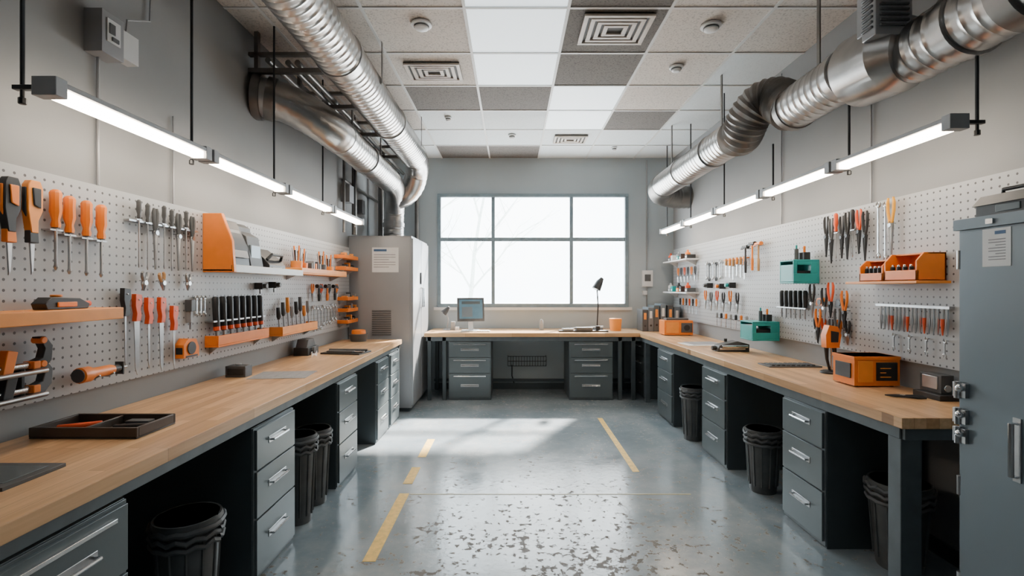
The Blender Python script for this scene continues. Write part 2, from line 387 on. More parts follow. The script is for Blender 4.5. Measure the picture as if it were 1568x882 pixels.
# ------------------------------------------------------------------ benches
BX = -1.288
def rfx(y): return 1.80-(y-2.29)*.10/4.31
def benches():
    m = MB()
    m.box(WL+.003, BX, .3, 5.8, .848, .90, "butcher_block")
    m.box(BX-.045, BX-.02, .32, 5.78, .80, .848, "steel_rail"); m.box(WL+.02, WL+.05, .32, 5.78, .80, .848, "steel_rail")
    for y in (.34, 5.70): m.box(BX-.08, BX-.02, y, y+.06, 0, .848, "steel_rail"); m.box(WL+.02, WL+.07, y, y+.06, 0, .848, "steel_rail")
    m.done("workbench", .003)
    m = MB()
    m.prism([(1.80, 2.29), (WR-.003, 2.29), (WR-.003, 6.597), (1.70, 6.597)], .848, .90, 'z', "butcher_block")
    m.prism([(1.82, 2.33), (1.845, 2.33), (1.745, 6.59), (1.72, 6.59)], .79, .848, 'z', "steel_rail"); m.box(1.83, WR-.02, 2.31, 2.335, .79, .848, "steel_rail")
    m.box(1.825, 1.925, 2.33, 2.41, 0, .848, "steel_rail"); m.box(WR-.1, WR-.02, 2.33, 2.41, 0, .848, "steel_rail")
    m.box(1.75, 1.81, 6.5, 6.56, 0, .848, "steel_rail")
    m.done("workbench", .003)
    m = MB()
    m.box(-1.17, WR-.003, 6.6, WB-.003, .848, .90, "butcher_block_cross")
    m.box(-1.15, 1.75, 6.63, 6.655, .79, .848, "steel_rail")
    for x in (-1.13, -.93, 1.42, 1.60): m.box(x, x+.05, 6.63, 6.68, 0, .848, "steel_dark"); m.box(x, x+.05, WB-.08, WB-.03, 0, .848, "steel_dark")
    m.box(-1.15, 1.75, WB-.05, WB-.03, .12, .16, "steel_dark")
    m.done("workbench", .003)
benches()
def drawers(X, u0, u1, depth, hs=(.22, .25, .30), z0=.03, top=.79):
    m = MB(X)
    m.box(u0, u1, -depth, -.012, 0.0, top, "steel_dark")
    m.box(u0+.002, u1-.002, -.013, -.004, .012, top-.002, "steel_rail")
    tot = sum(hs); z = top-.008; sc = (top-z0-.01)/tot
    for i, h in enumerate(hs):
        hh = h*sc; a, b = z-hh+.006, z-.004
        m.box(u0+.012, u1-.012, -.004, .010, a, b, "steel_face")
        w = (u1-u0)*.19; cu = (u0+u1)/2; hz = (a+b)/2+.02
        if u1 < 2: 
            m.box(u0+.07, u1-.07, .010, .022, b-.04, b-.026, "chrome"); hz -= .02
        m.sweep([(cu-w, .008, hz), (cu-w, .032, hz), (cu+w, .032, hz), (cu+w, .008, hz)], .0065, "chrome", 8)
        m.box(cu-w-.012, cu+w+.012, .010, .013, hz-.018, hz+.018, "tool_steel")
        z -= hh
    m.done("drawer_cabinet", .003)
FX = -1.30
drawers(FL(FX), 1.20, 1.68, .64, (.26, .3, .28)); drawers(FL(FX), .45, 1.0, .64)
for a, b in ((2.50, 2.96), (3.70, 4.15), (4.76, 5.2)): drawers(FL(FX), a, b, .66)
drawers(FL(FX), 5.28, 5.67, .66)
for a, b in ((2.85, 3.29), (4.09, 4.6), (5.36, 5.9)): drawers(FR(rfx(b)+.02), a, b, .56)
drawers(FR(1.79), 6.70, 7.2, .55)
for a, b in ((-.85, -.28), (.765, 1.35)): drawers(FB(6.64), a, b, .66, (.22, .22, .34))
# wire basket under the back bench
def wire_basket():
    m = MB(FB(WB))
    for z in (.36, .43, .50):
        m.sweep([(-.06, .005, z), (-.06, .12, z), (.50, .12, z), (.50, .005, z)], .005, "black_metal", 6)
    for i in range(15):
        u = -.06+.04*i; m.sweep([(u, .12, .50), (u, .12, .36), (u, .004, .36)], .0035, "black_metal", 6)
    m.sweep([(.0, .01, .36), (.0, .012, .2), (.03, .012, .09)], .008, "black_plastic", 6)
    m.done("wire_basket")
wire_basket()

# ------------------------------------------------------------------ bins
def bin_(x, y, r, h, liner=True):
    m = MB(T(x, y, 0))
    prof = [(r*.74, 0), (r*.76, .01), (r*.97, h-.05), (r*1.04, h-.05), (r*1.06, h-.02), (r*1.02, h), (r*.95, h), (r*.93, h-.04), (r*.72, .03)]
    m.sweep([(0, 0, z) for _, z in prof], [a for a, _ in prof], "bin_plastic", 28)
    if liner:
        for k in range(3):
            pts = [((r*(1.07-.02*k))*math.cos(t/24*2*math.pi)*(1+.02*math.sin(5*t)), (r*(1.07-.02*k))*math.sin(t/24*2*math.pi), h-.03-.035*k+.008*math.sin(3*t+k)) for t in range(25)]
            m.sweep(pts, .012, "charcoal", 6, cap=False)
    for i in range(12):
        a = 2*math.pi*i/12; m.sweep([(r*.8*math.cos(a), r*.8*math.sin(a), .05), (r*.965*math.cos(a), r*.965*math.sin(a), h-.07)], .006, "bin_plastic", 5)
    m.done("trash_bin")
bin_(-1.43, 2.19, .13, .50); bin_(-1.38, 3.20, .11, .56); bin_(-1.39, 3.48, .11, .52)
bin_(1.80, 4.93, .115, .52); bin_(1.86, 3.68, .12, .46); bin_(2.09, 2.68, .14, .46)
def cords():
    m = MB(T(2.28, 2.45, 0))
    for k in range(4):
        m.sweep(resample([(.02*k, 0, .80), (-.03+.03*k, -.02*k, .5), (.03-.02*k, .02, .25), (-.06+.05*k, -.05, .02), (-.14+.04*k, .08, .008)], .03), .006, "black_plastic", 6)
    m.done("power_cord")
cords()

# ------------------------------------------------------------------ tall cabinets
def text_lines(m, u0, u1, w, z0, z1, n=6):
    m.box(u0, u1, w, w+.002, z0, z1, "paper")
    h = (z1-z0)
    m.box(u0+.02, u0+(u1-u0)*.55, w+.002, w+.003, z1-.16*h, z1-.07*h, "ink_blue")
    for i in range(n):
        z = z1-h*(.28+.6*i/n); e = u1-.02-(u1-u0)*(.3 if i % 3 == 2 else .05)
        m.box(u0+.02, e, w+.002, w+.003, z-.012*h*2, z, "ink_grey")
def cab_left():
    m = MB(); y0, y1, x0, x1, t = 6.0, 7.1, WL+.01, -1.215, 2.13
    m.box(x0, x1, y0, y1, .05, t, "cab_grey"); m.box(x0+.03, x1-.03, y0+.03, y1-.03, 0, .05, "steel_dark")
    m.X = FL(x1)   # doors on aisle side
    for a, b in ((y0+.01, y0+.54), (y0+.56, y1-.01)): m.box(a, b, 0, .018, .08, t-.03, "cab_grey")
    for u in (y0+.50, y0+.60): m.sweep([(u, .018, 1.25), (u, .045, 1.25), (u, .045, 1.5), (u, .018, 1.5)], .009, "chrome", 8)
    m.box(y0+.47, y0+.53, .018, .035, 1.55, 1.7, "charcoal")
    m.X = FB(y0)
    m.box(-1.97, -1.235, 0, .004, .07, t-.02, "cab_grey")
    text_lines(m, -1.69, -1.37, .004, 1.69, 1.99)
    for i in range(12): m.box(-1.69, -1.46, .004, .012, .93+i*.026, .941+i*.026, "charcoal")
    m.done("storage_cabinet", .004)
cab_left()
def cab_right():
    m = MB(); x0, x1, y0, y1, t = 1.92, PR-.002, 1.22, 2.13, 1.745
    m.box(x0, x1, y0, y1, .06, t, "cab_blue"); m.box(x0+.02, x1-.02, y0+.02, y1-.02, 0, .06, "steel_dark")
    m.box(x0-.02, x1, y0-.01, y1+.008, t, t+.045, "cab_blue")
    m.X = FR(x0); m.box(y0+.01, y1-.025, 0, .018, .09, t-.012, "cab_blue")
    text_lines(m, 1.89, 2.005, .018, 1.585, 1.735, 8)
    m.sweep([(1.865, .016, .79), (1.865, .045, .79), (1.865, .045, .99), (1.865, .016, .99)], .009, "chrome", 8)
    m.box(1.85, 1.88, .018, .024, .77, 1.01, "tool_steel")
    for z in (1.07, .96, .88): 
        m.box(2.065, 2.125, .018, .034, z-.03, z+.03, "tool_steel"); m.cyl((2.10, .034, z-.035), (2.10, .034, z+.035), .013, "chrome"); m.ball((2.08, .045, z+.01), .016, "chrome")
    for z in (1.62, .66, .25): m.cyl((2.118, .01, z-.04), (2.118, .01, z+.04), .01, "tool_steel")
    m.box(1.955, 1.985, -.01, .028, t+.01, t+.03, "chrome")
    m.done("storage_locker", .004)
    m = MB(T(2.12, 1.98, t+.045))
    m.box(-.14, .2, -.14, .14, 0, .06, "charcoal"); m.prism([(-.15, .055), (.21, .055), (.19, .085), (-.11, .10)], -.15, .15, 'y', "charcoal")
    m.box(-.145, -.138, -.05, .05, .02, .05, "steel_face"); m.sweep([(-.1, -.06, .095), (-.1, -.06, .115), (-.1, .06, .115), (-.1, .06, .095)], .008, "black_plastic", 8)
    m.done("equipment_case", .006)
cab_right()

# ------------------------------------------------------------------ tools (local: u along wall, w out, z up)
def hook(m, u, z, w=.035): m.sweep([(u, 0, z), (u, w, z), (u, w+.004, z+.012)], .003, "tool_steel", 6)
def screwdriver(m, u, z, L, hm, r=.016, hf=.45, w=.034, band_=True):
    h = L*hf
    m.sweep([(u, w, z), (u, w, z-.006), (u, w, z-.1*h), (u, w, z-.3*h), (u, w, z-.6*h), (u, w, z-.8*h), (u, w, z-.93*h), (u, w, z-h)],
            [r*.45, r*.8, r, r*.92, r, r*.62, r*.8, r*.7], hm, 10)
    if band_: m.cyl((u, w, z-h*.86), (u, w, z-h*1.02), r*.66, "black_plastic", seg=10)
    m.sweep([(u, w, z-h), (u, w, z-L*.93), (u, w, z-L*.96), (u, w, z-L)], [r*.26, r*.26, r*.4, r*.15], "tool_steel", 8)
    m.box(u-r*1.3, u+r*1.3, 0, w+r*.2, z-h*1.05-.006, z-h*1.05, "tool_steel")
def pliers(m, u, z, L, hm, w=.03, wd=.03, jm="tool_steel", ang=0, jaw=.42):
    o = m.L; m.L = o @ T(u, w, z) @ R(ang, 'Y')
    hl = L*(1-jaw); p = -hl
    for s in (-1, 1):
        m.sweep([(s*wd*.75, 0, 0), (s*wd*1.0, 0, -.18*hl), (s*wd*.9, 0, -.5*hl), (s*wd*.35, 0, -.9*hl), (s*.004, 0, -hl)], [.006, .009, .009, .0075, .006], hm, 8)
        m.sweep([(s*wd*.3, 0, p+.02), (s*wd*.38, 0, p-.01), (s*wd*.25, 0, p-L*jaw*.5), (s*.004, 0, -L)], [.006, .010, .007, .0025], jm, 8)
    m.cyl((0, -.01, p), (0, .012, p), .013, jm, seg=12)
    m.L = o; hook(m, u, z-hl+.012)
def chisel(m, u, z, L, hm, bw=.014, w=.032, hf=.38, tip=None):
    h = L*hf
    m.sweep([(u, w, z), (u, w, z-.01), (u, w, z-h*.5), (u, w, z-h*.85), (u, w, z-h)], [.009, .0145, .013, .015, .009], hm, 10)
    m.prism([(u-bw*.5, z-h), (u+bw*.5, z-h), (u+bw*.5, z-L*.9), (u+bw*.1, z-L), (u-bw*.4, z-L*.93)], w-.002, w+.002, 'y', "tool_steel")
    m.box(u-.02, u+.02, 0, w, z-h-.004, z-h+.002, "tool_steel")
def saw_tool(m, u, z, L, hm, wide=.035):
    w = .03
    m.prism([(u-.02, z), (u+.022, z-.005), (u+.024, z-.05), (u+.012, z-.075), (u+.02, z-.11), (u+.012, z-.14), (u-.018, z-.14), (u-.012, z-.10), (u-.022, z-.06)], w-.012, w+.012, 'y', hm)
    m.prism([(u-wide*.5, z-.14), (u+wide*.5, z-.14), (u+wide*.42, z-L*.92), (u+.004, z-L), (u-wide*.3, z-L*.9)], w-.0018, w+.0018, 'y', "tool_steel")
    m.cyl((u, 0, z-.03), (u, w+.016, z-.03), .004, "tool_steel", seg=8)
def wrench(m, u, z, L, w=.02, r=.014, mat="tool_steel"):
    m.box(u-r*.35, u+r*.35, w-.003, w+.003, z-L+r, z-r, mat)
    for zz, o in ((z-r, 1), (z-L+r, -1)):
        pts = [(u+r*math.cos(a), w, zz+o*r*math.sin(a)) for a in [math.radians(-230+280*i/12+0) for i in range(13)]]
        m.sweep(pts, r*.36, mat, 8)
    hook(m, u, z-.008, .022)
def hammer(m, u, z, L, hm="orange", w=.05, head="black_metal"):
    m.sweep([(u, w, z), (u, w, z-.02), (u, w, z-L*.55), (u, w, z-L*.6), (u, w, z-L)], [.011, .009, .009, .014, .012], hm, 10)
    m.cyl((u-.035, w, z-.012), (u+.055, w, z-.012), .014, head); m.cyl((u-.055, w, z-.012), (u-.035, w, z-.012), .019, head)
    m.prism([(u+.05, z+.002), (u+.05, z-.026), (u+.085, z-.035), (u+.09, z-.03)], w-.01, w+.01, 'y', head)
    m.sweep([(u-.018, 0, z-.028), (u-.018, w+.02, z-.028)], .004, "tool_steel", 6); m.sweep([(u+.018, 0, z-.028), (u+.018, w+.02, z-.028)], .004, "tool_steel", 6)
def tape(m, u, w, z, s=.09, col="orange"):
    m.prism([(u-s*.9, z), (u+s*.9, z), (u+s*.9, z+s*.7), (u+s*.55, z+s*1.35), (u-s*.4, z+s*1.45), (u-s*.9, z+s)], w, w+s*.7, 'y', col)
    m.cyl((u-.05*s, w+s*.69, z+s*.7), (u-.05*s, w+s*.78, z+s*.7), s*.48, "black_plastic", seg=20)
    m.prism([(w+s*.1, z+s*.3), (w+s*.6, z+s*.3), (w+s*.6, z+s*.8), (w+s*.1, z+s*.8)], u-s*.93, u-s*.89, 'x', "black_plastic")
    m.box(u-s*.7, u+s*.7, w+s*.7, w+s*.73, z+s*.02, z+s*.16, "black_plastic"); m.box(u+s*.9, u+s*1.05, w+s*.2, w+s*.5, z, z+s*.06, "tool_steel")
def tray_shelf(m, u0, u1, z, d, h, col, base=None):
    m.box(u0, u1, 0, d, z, z+.012, base or col); m.box(u0, u1, d-.01, d, z+.012, z+h, col)
    for u in (u0, u1-.008): m.box(u, u+.008, 0, d-.01, z+.012, z+h, col)
    for u in (u0+.05, u1-.06): m.prism([(0, z), (d*.7, z), (0, z-.05)], u, u+.008, 'x', "tool_steel")

LP = FL(PL)
def left_tools():
    # big handled utility knives at near end
    for u, z, col, oc in ((1.90, 1.925, "black_plastic", "orange"), (1.99, 1.93, "orange_light", "black_plastic")):
        m = MB(LP); w = .02
        m.prism([(u-.030, z-.02), (u-.018, z), (u+.020, z), (u+.032, z-.03), (u+.030, z-.12), (u+.012, z-.16), (u+.012, z-.21), (u-.018, z-.21), (u-.032, z-.12)], w, w+.03, 'y', col)
        m.prism([(u-.018, z-.03), (u+.018, z-.03), (u+.018, z-.11), (u-.012, z-.10)], w+.03, w+.036, 'y', oc)
        m.prism([(w+.006, z-.03), (w+.022, z-.03), (w+.022, z-.15), (w+.006, z-.12)], u-.036, u-.029, 'x', oc)
        m.prism([(u-.022, z-.2), (u+.014, z-.2), (u+.018, z-.25), (u-.022, z-.25)], w+.003, w+.027, 'y', oc)
        m.prism([(u-.014, z-.25), (u+.010, z-.25), (u+.004, z-.36), (u-.006, z-.38)], w+.012, w+.018, 'y', "tool_steel")
        m.cyl((u, 0, z-.05), (u, w, z-.05), .005, "tool_steel"); m.done("utility_knife", .004)
    for u, z in ((2.093, 1.915), (2.158, 1.90), (2.245, 1.895), (2.325, 1.89)):
        m = MB(LP); screwdriver(m, u, z, .34, "orange", .0225, .47); m.done("screwdriver")
    # row of long fine tools
    m = MB(LP)
    for i in range(8):
        u = 2.56+.062*i
        if i in (2, 5, 7): pliers(m, u, 1.93, .33, "charcoal", wd=.014, jaw=.6)
        else: screwdriver(m, u, 1.955-.01*(i % 3), .35, "charcoal", .0125, .27)
    m.box(2.50, 3.05, 0, .03, 1.84, 1.85, "tool_steel")
    m.done("needle_file_set")
    for i, u in enumerate((2.61, 2.73, 2.96)):
        m = MB(LP); pliers(m, u, 1.585, .10, "tool_steel" if i != 1 else "wood_handle", wd=.018, ang=(8, -10, 5)[i]); m.done("tweezers")
    # orange dock shelf
    m = MB(LP)
    m.box(3.14, 4.20, 0, .19, 1.605, 1.622, "white_plastic"); m.box(3.14, 4.20, .18, .192, 1.60, 1.65, "white_plastic")
    m.prism([(0, 1.60), (.20, 1.60), (.185, 1.80), (.12, 1.975), (0, 1.975)], 3.14, 3.17, 'x', "orange")
    m.prism([(0, 1.622), (.05, 1.622), (.05, 1.93), (0, 1.96)], 3.17, 3.62, 'x', "charcoal")
    m.done("tool_shelf", .004)
    m = MB(LP)
    m.prism([(.052, 1.623), (.165, 1.623), (.15, 1.78), (.07, 1.95), (.052, 1.95)], 3.18, 3.40, 'x', "black_plastic")
    for k in range(3): m.prism([(.157-.027*k, 1.70+.07*k), (.172-.027*k, 1.70+.07*k), (.155-.027*k, 1.75+.07*k), (.140-.027*k, 1.75+.07*k)], 3.20, 3.38, 'x', "grey_plastic")
    m.prism([(.052, 1.623), (.16, 1.623), (.12, 1.86), (.052, 1.9)], 3.43, 3.60, 'x', "charcoal")
    m.box(3.45, 3.58, .13, .145, 1.68, 1.8, "cab_blue")
    m.done("battery_charger", .004)
    m = MB(LP)
    m.prism([(.03, 1.623), (.17, 1.623), (.17, 1.67), (.13, 1.72), (.03, 1.80)], 3.66, 3.92, 'x', "black_plastic")
    m.sweep([(3.68, .14, 1.71), (3.72, .16, 1.75), (3.88, .16, 1.75), (3.90, .14, 1.71)], .012, "black_plastic", 8); m.box(3.70, 3.86, .165, .174, 1.635, 1.66, "grey_plastic")
    m.done("label_printer", .004)
    m = MB(LP); tray_shelf(m, 4.25, 5.40, 1.62, .16, .055, "orange_light")
    m.done("tool_shelf.001", .003)
    m = MB(LP)
    for i, (u, h) in enumerate(((4.34, .17), (4.45, .15), (4.9, .16), (5.1, .14))):
        m.sweep([(u, .075, 1.634), (u, .075, 1.634+h*.6)], [.045, .05], ("orange_light", "orange", "charcoal", "orange_light")[i], 16)
        for k in range(6):
            a = k*1.05; m.sweep([(u+.02*math.cos(a), .075+.02*math.sin(a), 1.7), (u+.035*math.cos(a), .075+.035*math.sin(a), 1.66+h+.02*(k % 3))], [.004, .008], ("black_plastic", "tool_steel", "orange")[k % 3], 6)
    for k in range(5): m.box(4.58+.05*k, 4.61+.05*k, .03, .11, 1.634, 1.73+.02*(k % 2), ("charcoal", "grey_plastic", "orange")[k % 3])
    m.done("tool_cup_set", .002)
    for z, a, b in ((1.83, 5.46, 5.93), (1.70, 5.5, 5.93), (1.36, 5.56, 5.93), (1.23, 5.58, 5.93), (1.10, 5.56, 5.93)):
        m = MB(LP); tray_shelf(m, a, b, z, .12, .04, "orange")
        for k in range(5): m.box(a+.05+.075*k, a+.09+.075*k, .03, .09, z+.012, z+.05+.02*(k % 3), ("charcoal", "orange_light", "grey_plastic")[(k+int(z*10)) % 3])
        m.done("parts_shelf", .002)
    # near shelf
    m = MB(LP); m.box(1.2, 2.28, 0, .175, 1.36, 1.412, "orange_light"); m.done("tool_shelf.002", .003)
    m = MB(LP @ T(2.07, .085, 1.4125))
    m.prism([(-.10, 0), (.09, 0), (.10, .02), (.05, .045), (-.08, .05), (-.11, .025)], -.03, .03, 'y', "black_plastic"); m.box(-.06, .03, .03, .036, .01, .03, "orange"); m.cyl((.08, 0, .02), (.13, 0, .02), .012, "red_orange"); m.cyl((-.03, 0, .05), (-.03, 0, .06), .02, "orange")
    m.done("rotary_tool", .003)
    # red handled saws/files
    for i, (u, z, L, wd) in enumerate(((2.475, 1.50, .40, .014), (2.55, 1.47, .42, .04), (2.635, 1.45, .38, .018), (2.73, 1.45, .41, .036), (2.83, 1.40, .36, .02))):
        m = MB(LP)
        saw_tool(m, u, z, L, "black_plastic" if i == 0 else "red_orange", wd)
        m.done("hand_saw" if wd > .03 else "hand_file", .002)
    m = MB(LP); u = 2.99; m.box(u-.02, u+.02, .0, .04, 1.36, 1.43, "charcoal"); m.box(u-.012, u+.012, .0, .03, 1.29, 1.36, "grey_plastic"); m.cyl((u, .02, 1.29), (u, .02, 1.25), .006, "tool_steel"); m.done("stud_finder", .003)
    m = MB(LP); tape(m, 2.95, .0, 1.09, .078, "orange"); m.done("tape_measure", .004)
    # chisel tray
    m = MB(LP); tray_shelf(m, 3.16, 3.82, 1.12, .09, .075, "orange"); m.done("tool_shelf.003", .003)
    m = MB(LP)
    for i in range(8): 
        u = 3.21+.08*i; m.sweep([(u, .055, 1.135), (u, .05, 1.22)], .009, "tool_steel", 8)
        m.sweep([(u, .05, 1.22), (u, .048, 1.235), (u, .044, 1.34), (u, .04, 1.43), (u, .04, 1.445)], [.014, .019, .021, .023, .014], "black_plastic", 10)
        m.cyl((u, .0495, 1.225), (u, .048, 1.25), .0215, "red_orange", seg=10)
    m.box(3.16, 3.82, 0, .06, 1.28, 1.29, "tool_steel")
    m.done("chisel_set")
    m = MB(LP); tray_shelf(m, 4.0, 4.72, 1.11, .11, .075, "orange_light"); m.done("tool_shelf.004", .003)
    m = MB(LP)
    for i in range(8):
        u = 4.06+.083*i; hh = .22+.08*((i*7) % 3)/2
        m.sweep([(u, .06, 1.125), (u, .05, 1.11+hh*.6)], .006, "tool_steel", 8)
        m.sweep([(u, .05, 1.11+hh*.6), (u, .05, 1.13+hh*.6), (u, .045, 1.12+hh)], [.009, .017, .015], ("black_plastic", "charcoal", "orange_light", "grey_plastic")[i % 4], 10)
    m.done("punch_set")
    for u, z in ((3.80, 1.49), (4.02, 1.50)):
        m = MB(LP); m.box(u-.03, u+.03, 0, .06, z, z+.05, "black_plastic"); m.cyl((u, .06, z+.025), (u, .085, z+.025), .019, "charcoal"); m.cyl((u, .03, z), (u, .03, z-.035), .007, "tool_steel"); m.done("inspection_lamp", .003)
    for i in range(7):
        m = MB(LP); u = 4.80+.11*i
        if i % 2: hammer(m, u, 1.53, .16, ("orange", "black_plastic")[i % 4 == 1])
        else: pliers(m, u, 1.54, .17, ("orange", "black_plastic", "red_orange")[i % 3], wd=.025)
        m.done("hammer" if i % 2 else "pliers")
    m = MB(LP)
    for i in range(8): wrench(m, 4.86+.085*i, 1.33-.008*(i % 3), .26-.012*i, r=.018)
    m.done("wrench_set")
    m = MB(LP)
    for i in range(3): wrench(m, 3.05+.04*i, 1.45, .12, r=.012)
    m.done("hex_key_set")
    # torch
    m = MB(LP @ T(2.29, .062, 1.115))
    m.sweep([(-.12, 0, 0), (-.115, 0, 0), (-.07, 0, 0), (-.05, 0, 0), (.05, 0, 0), (.065, 0, 0)], [.03, .035, .035, .024, .024, .02], "orange", 16)
    m.cyl((-.124, 0, 0), (-.118, 0, 0), .03, "charcoal"); m.cyl((.03, 0, 0), (.10, 0, 0), .019, "black_plastic"); m.cyl((.10, 0, 0), (.15, 0, 0), .006, "tool_steel"); m.box(.105, .112, -.02, .02, -.03, .03, "black_plastic")
    for u in (-.04, .04): m.sweep([(u, -.061, -.024), (u, .0, -.028), (u, .03, -.012)], .004, "tool_steel", 6)
    m.done("flashlight")
    # clamps at near end
    m = MB(LP)
    for i, (z, c) in enumerate(((1.215, "black_plastic"), (1.12, "charcoal"))):
        m.cyl((1.70, .05, z-.02), (2.04-.03*i, .05, z-.02), .013, "chrome"); m.cyl((1.70, .085, z-.045), (2.0, .085, z-.045), .010, "tool_steel")
        m.prism([(1.96, z-.045), (2.0, z-.05), (2.04, z-.01), (2.045, z+.05), (2.015, z+.09), (1.985, z+.09), (2.01, z+.04), (2.0, z+.005), (1.955, z-.01)], .035, .068, 'y', c)
        m.cyl((2.0, .03, z+.075), (2.0, .075, z+.075), .014, "orange"); m.box(1.955, 1.985, .03, .075, z-.035, z-.005, "orange")
        m.prism([(1.84, z-.04), (1.88, z-.04), (1.90, z+.04), (1.86, z+.05)], .03, .07, 'y', "orange" if i == 0 else "black_plastic")
    m.box(1.78, 1.80, 0, .06, 1.07, 1.22, "black_metal"); m.box(1.93, 1.945, 0, .05, 1.07, 1.2, "black_metal")
    m.done("bar_clamp", .003)
left_tools()

RP = FR(PR)
def right_tools():
    for i in range(8):
        m = MB(RP); u = 3.70-.058*i
        if i % 3 == 2: screwdriver(m, u, 2.04, .33, ("red_orange", "black_plastic")[i % 2], .015, .4)
        else: pliers(m, u, 2.03-.02*(i % 2), .30+.03*(i % 3), ("black_plastic", "charcoal", "red_orange", "black_plastic")[i % 4], wd=.022, jm="black_metal", jaw=.5)
        m.done("screwdriver" if i % 3 == 2 else "pliers")
    m = MB(RP); wrench(m, 3.19, 2.05, .36, r=.016); m.done("combination_wrench")
    m = MB(RP); pliers(m, 3.07, 2.06, .38, "yellow_orange", wd=.026, jaw=.55); m.done("pliers")
    m = MB(RP); wrench(m, 3.13, 2.04, .36, r=.014); m.done("combination_wrench")
    # orange bin shelf
    m = MB(RP); m.box(2.68, 3.25, 0, .19, 1.525, 1.54, "orange_light"); m.done("tool_shelf.005", .002)
    for a, b, h in ((2.70, 2.94, .155), (2.95, 3.15, .13)):
        m = MB(RP); z = 1.541
        m.box(a, b, .01, .17, z, z+.008, "orange"); m.box(a, b, .01, .02, z, z+h, "orange")
        for u in (a, b-.012): m.prism([(.01, z), (.17, z), (.17, z+h*.7), (.13, z+h), (.01, z+h)], u, u+.012, 'x', "orange")
        m.box(a, b, .16, .17, z, z+h*.38, "orange"); m.box(a, b, .01, .11, z+h-.01, z+h, "orange")
        n = 5
        for k in range(n):
            u = a+.03+(b-a-.06)*k/(n-1); m.cyl((u, .14, z+.008), (u, .14, z+.08), .012, "black_metal"); m.cyl((u, .14, z+.08), (u, .14, z+.092), .008, "chrome")
        m.done("parts_bin", .002)
    m = MB(RP); m.box(2.66, 3.2, 0, .03, 1.385, 1.40, "tool_steel")
    for i in range(17): 
        u = 2.68+.03*i; m.cyl((u, .022, 1.40), (u, .022, 1.33), .006, "tool_steel", seg=8); m.sweep([(u, .022, 1.33), (u, .022, 1.30), (u, .022, 1.24)], [.009, .009, .003], "red_orange" if i % 4 == 1 else "tool_steel", 8)
    m.done("drill_bit_set")
    m = MB(RP)
    for i in range(4): wrench(m, 2.70+.12*i, 1.22, .10, r=.01)
    m.done("spanner_set")
    # teal boxes
    for u0, u1, z0, z1, w in ((3.83, 4.03, 1.535, 1.72, .20), (4.40, 4.64, 1.03, 1.20, .24)):
        m = MB(RP); t = .012
        m.box(u0, u1, 0, w, z0, z0+t, "teal"); m.box(u0, u1, 0, .012, z0+t, z1, "teal")
        for u in (u0, u1-t): 
            m.box(u, u+t, .012, w, z0+t, z0+(z1-z0)*.42, "teal"); m.box(u, u+t, .012, w*.32, z0+(z1-z0)*.42, z1-t, "teal"); m.box(u, u+t, w*.86, w, z0+(z1-z0)*.42, z1-t, "teal")
            m.box(u, u+t, w*.32, w*.86, z0+(z1-z0)*.78, z1-t, "teal")
        m.box(u0+t, u1-t, w-t, w, z0+t, z0+(z1-z0)*.8, "teal")
        m.box(u0, u1, 0, w, z1-t, z1, "teal")
        m.box(u0+.03, u1-.03, .03, w-.03, z0+t, z0+.10, "black_plastic")
        m.done("storage_bin", .003)
        m = MB(RP); zz = z1+.001
        m.box(u0+.05, u1-.06, .04, .09, zz, zz+.06, "black_plastic"); m.cyl((u0+.08, .07, zz+.06), (u0+.08, .07, zz+.11), .009, "orange"); m.cyl((u0+.12, .11, zz), (u0+.12, .11, zz+.09), .016, "charcoal"); m.cyl((u0+.12, .11, zz+.09), (u0+.12, .11, zz+.12), .007, "teal")
        m.done("glue_gun", .002)
    # black row
    m = MB(RP); m.box(3.93, 4.36, 0, .05, 1.33, 1.34, "tool_steel")
    for i in range(6):
        u = 3.96+.068*i; m.sweep([(u, .035, 1.48), (u, .035, 1.465), (u, .035, 1.38), (u, .035, 1.33)], [.011, .02, .019, .013], "black_plastic", 10); m.cyl((u, .035, 1.33), (u, .035, 1.25), .007, "tool_steel", seg=8)
    m.done("nut_driver_set")
    cols = ["black_plastic", "orange", "black_plastic", "red_orange", "charcoal", "orange"]
    for i in range(6):
        m = MB(RP); u = 3.86-.075*i
        if i in (1, 4): tape(m, u, .0, 1.36, .045, cols[i])
        pliers(m, u, (1.53, 1.34, 1.50, 1.54, 1.35, 1.48)[i], .26, cols[i], wd=.03, jm="black_metal" if i % 2 else "tool_steel", w=.04)
        m.done("pliers")
    m = MB(RP)
    for i in range(5): pliers(m, 3.84-.09*i, 1.27, .17, cols[(i+2) % 6], wd=.02, jm="tool_steel", w=.02)
    m.done("wire_cutter_set")
    # hammers group
    for i, (u, z) in enumerate(((4.68, 1.93), (4.80, 1.94), (4.94, 1.92))):
        m = MB(RP); hammer(m, u, z, .27, ("wood_handle", "orange", "black_plastic")[i], head="black_metal" if i else "orange"); m.done("hammer")
    m = MB(RP)
    for i in range(6): chisel(m, 5.0+.085*i, 1.82, .24-.02*(i % 3), ("orange_light", "wood_handle")[i % 2], bw=.022)
    m.box(4.96, 5.5, 0, .03, 1.80, 1.81, "orange"); m.done("wood_chisel_set")
    m = MB(RP)
    for i in range(5): wrench(m, 5.62+.10*i, 1.82-.02*(i % 2), .22, r=.02, mat=("tool_steel", "black_metal")[i % 2])
    m.done("wrench_set.001")
    for i in range(6):
        m = MB(RP); u = 5.15+.17*i; pliers(m, u, 1.45+.02*(i % 2), .22, cols[i], wd=.03, jm="tool_steel", w=.035); m.done("pliers")
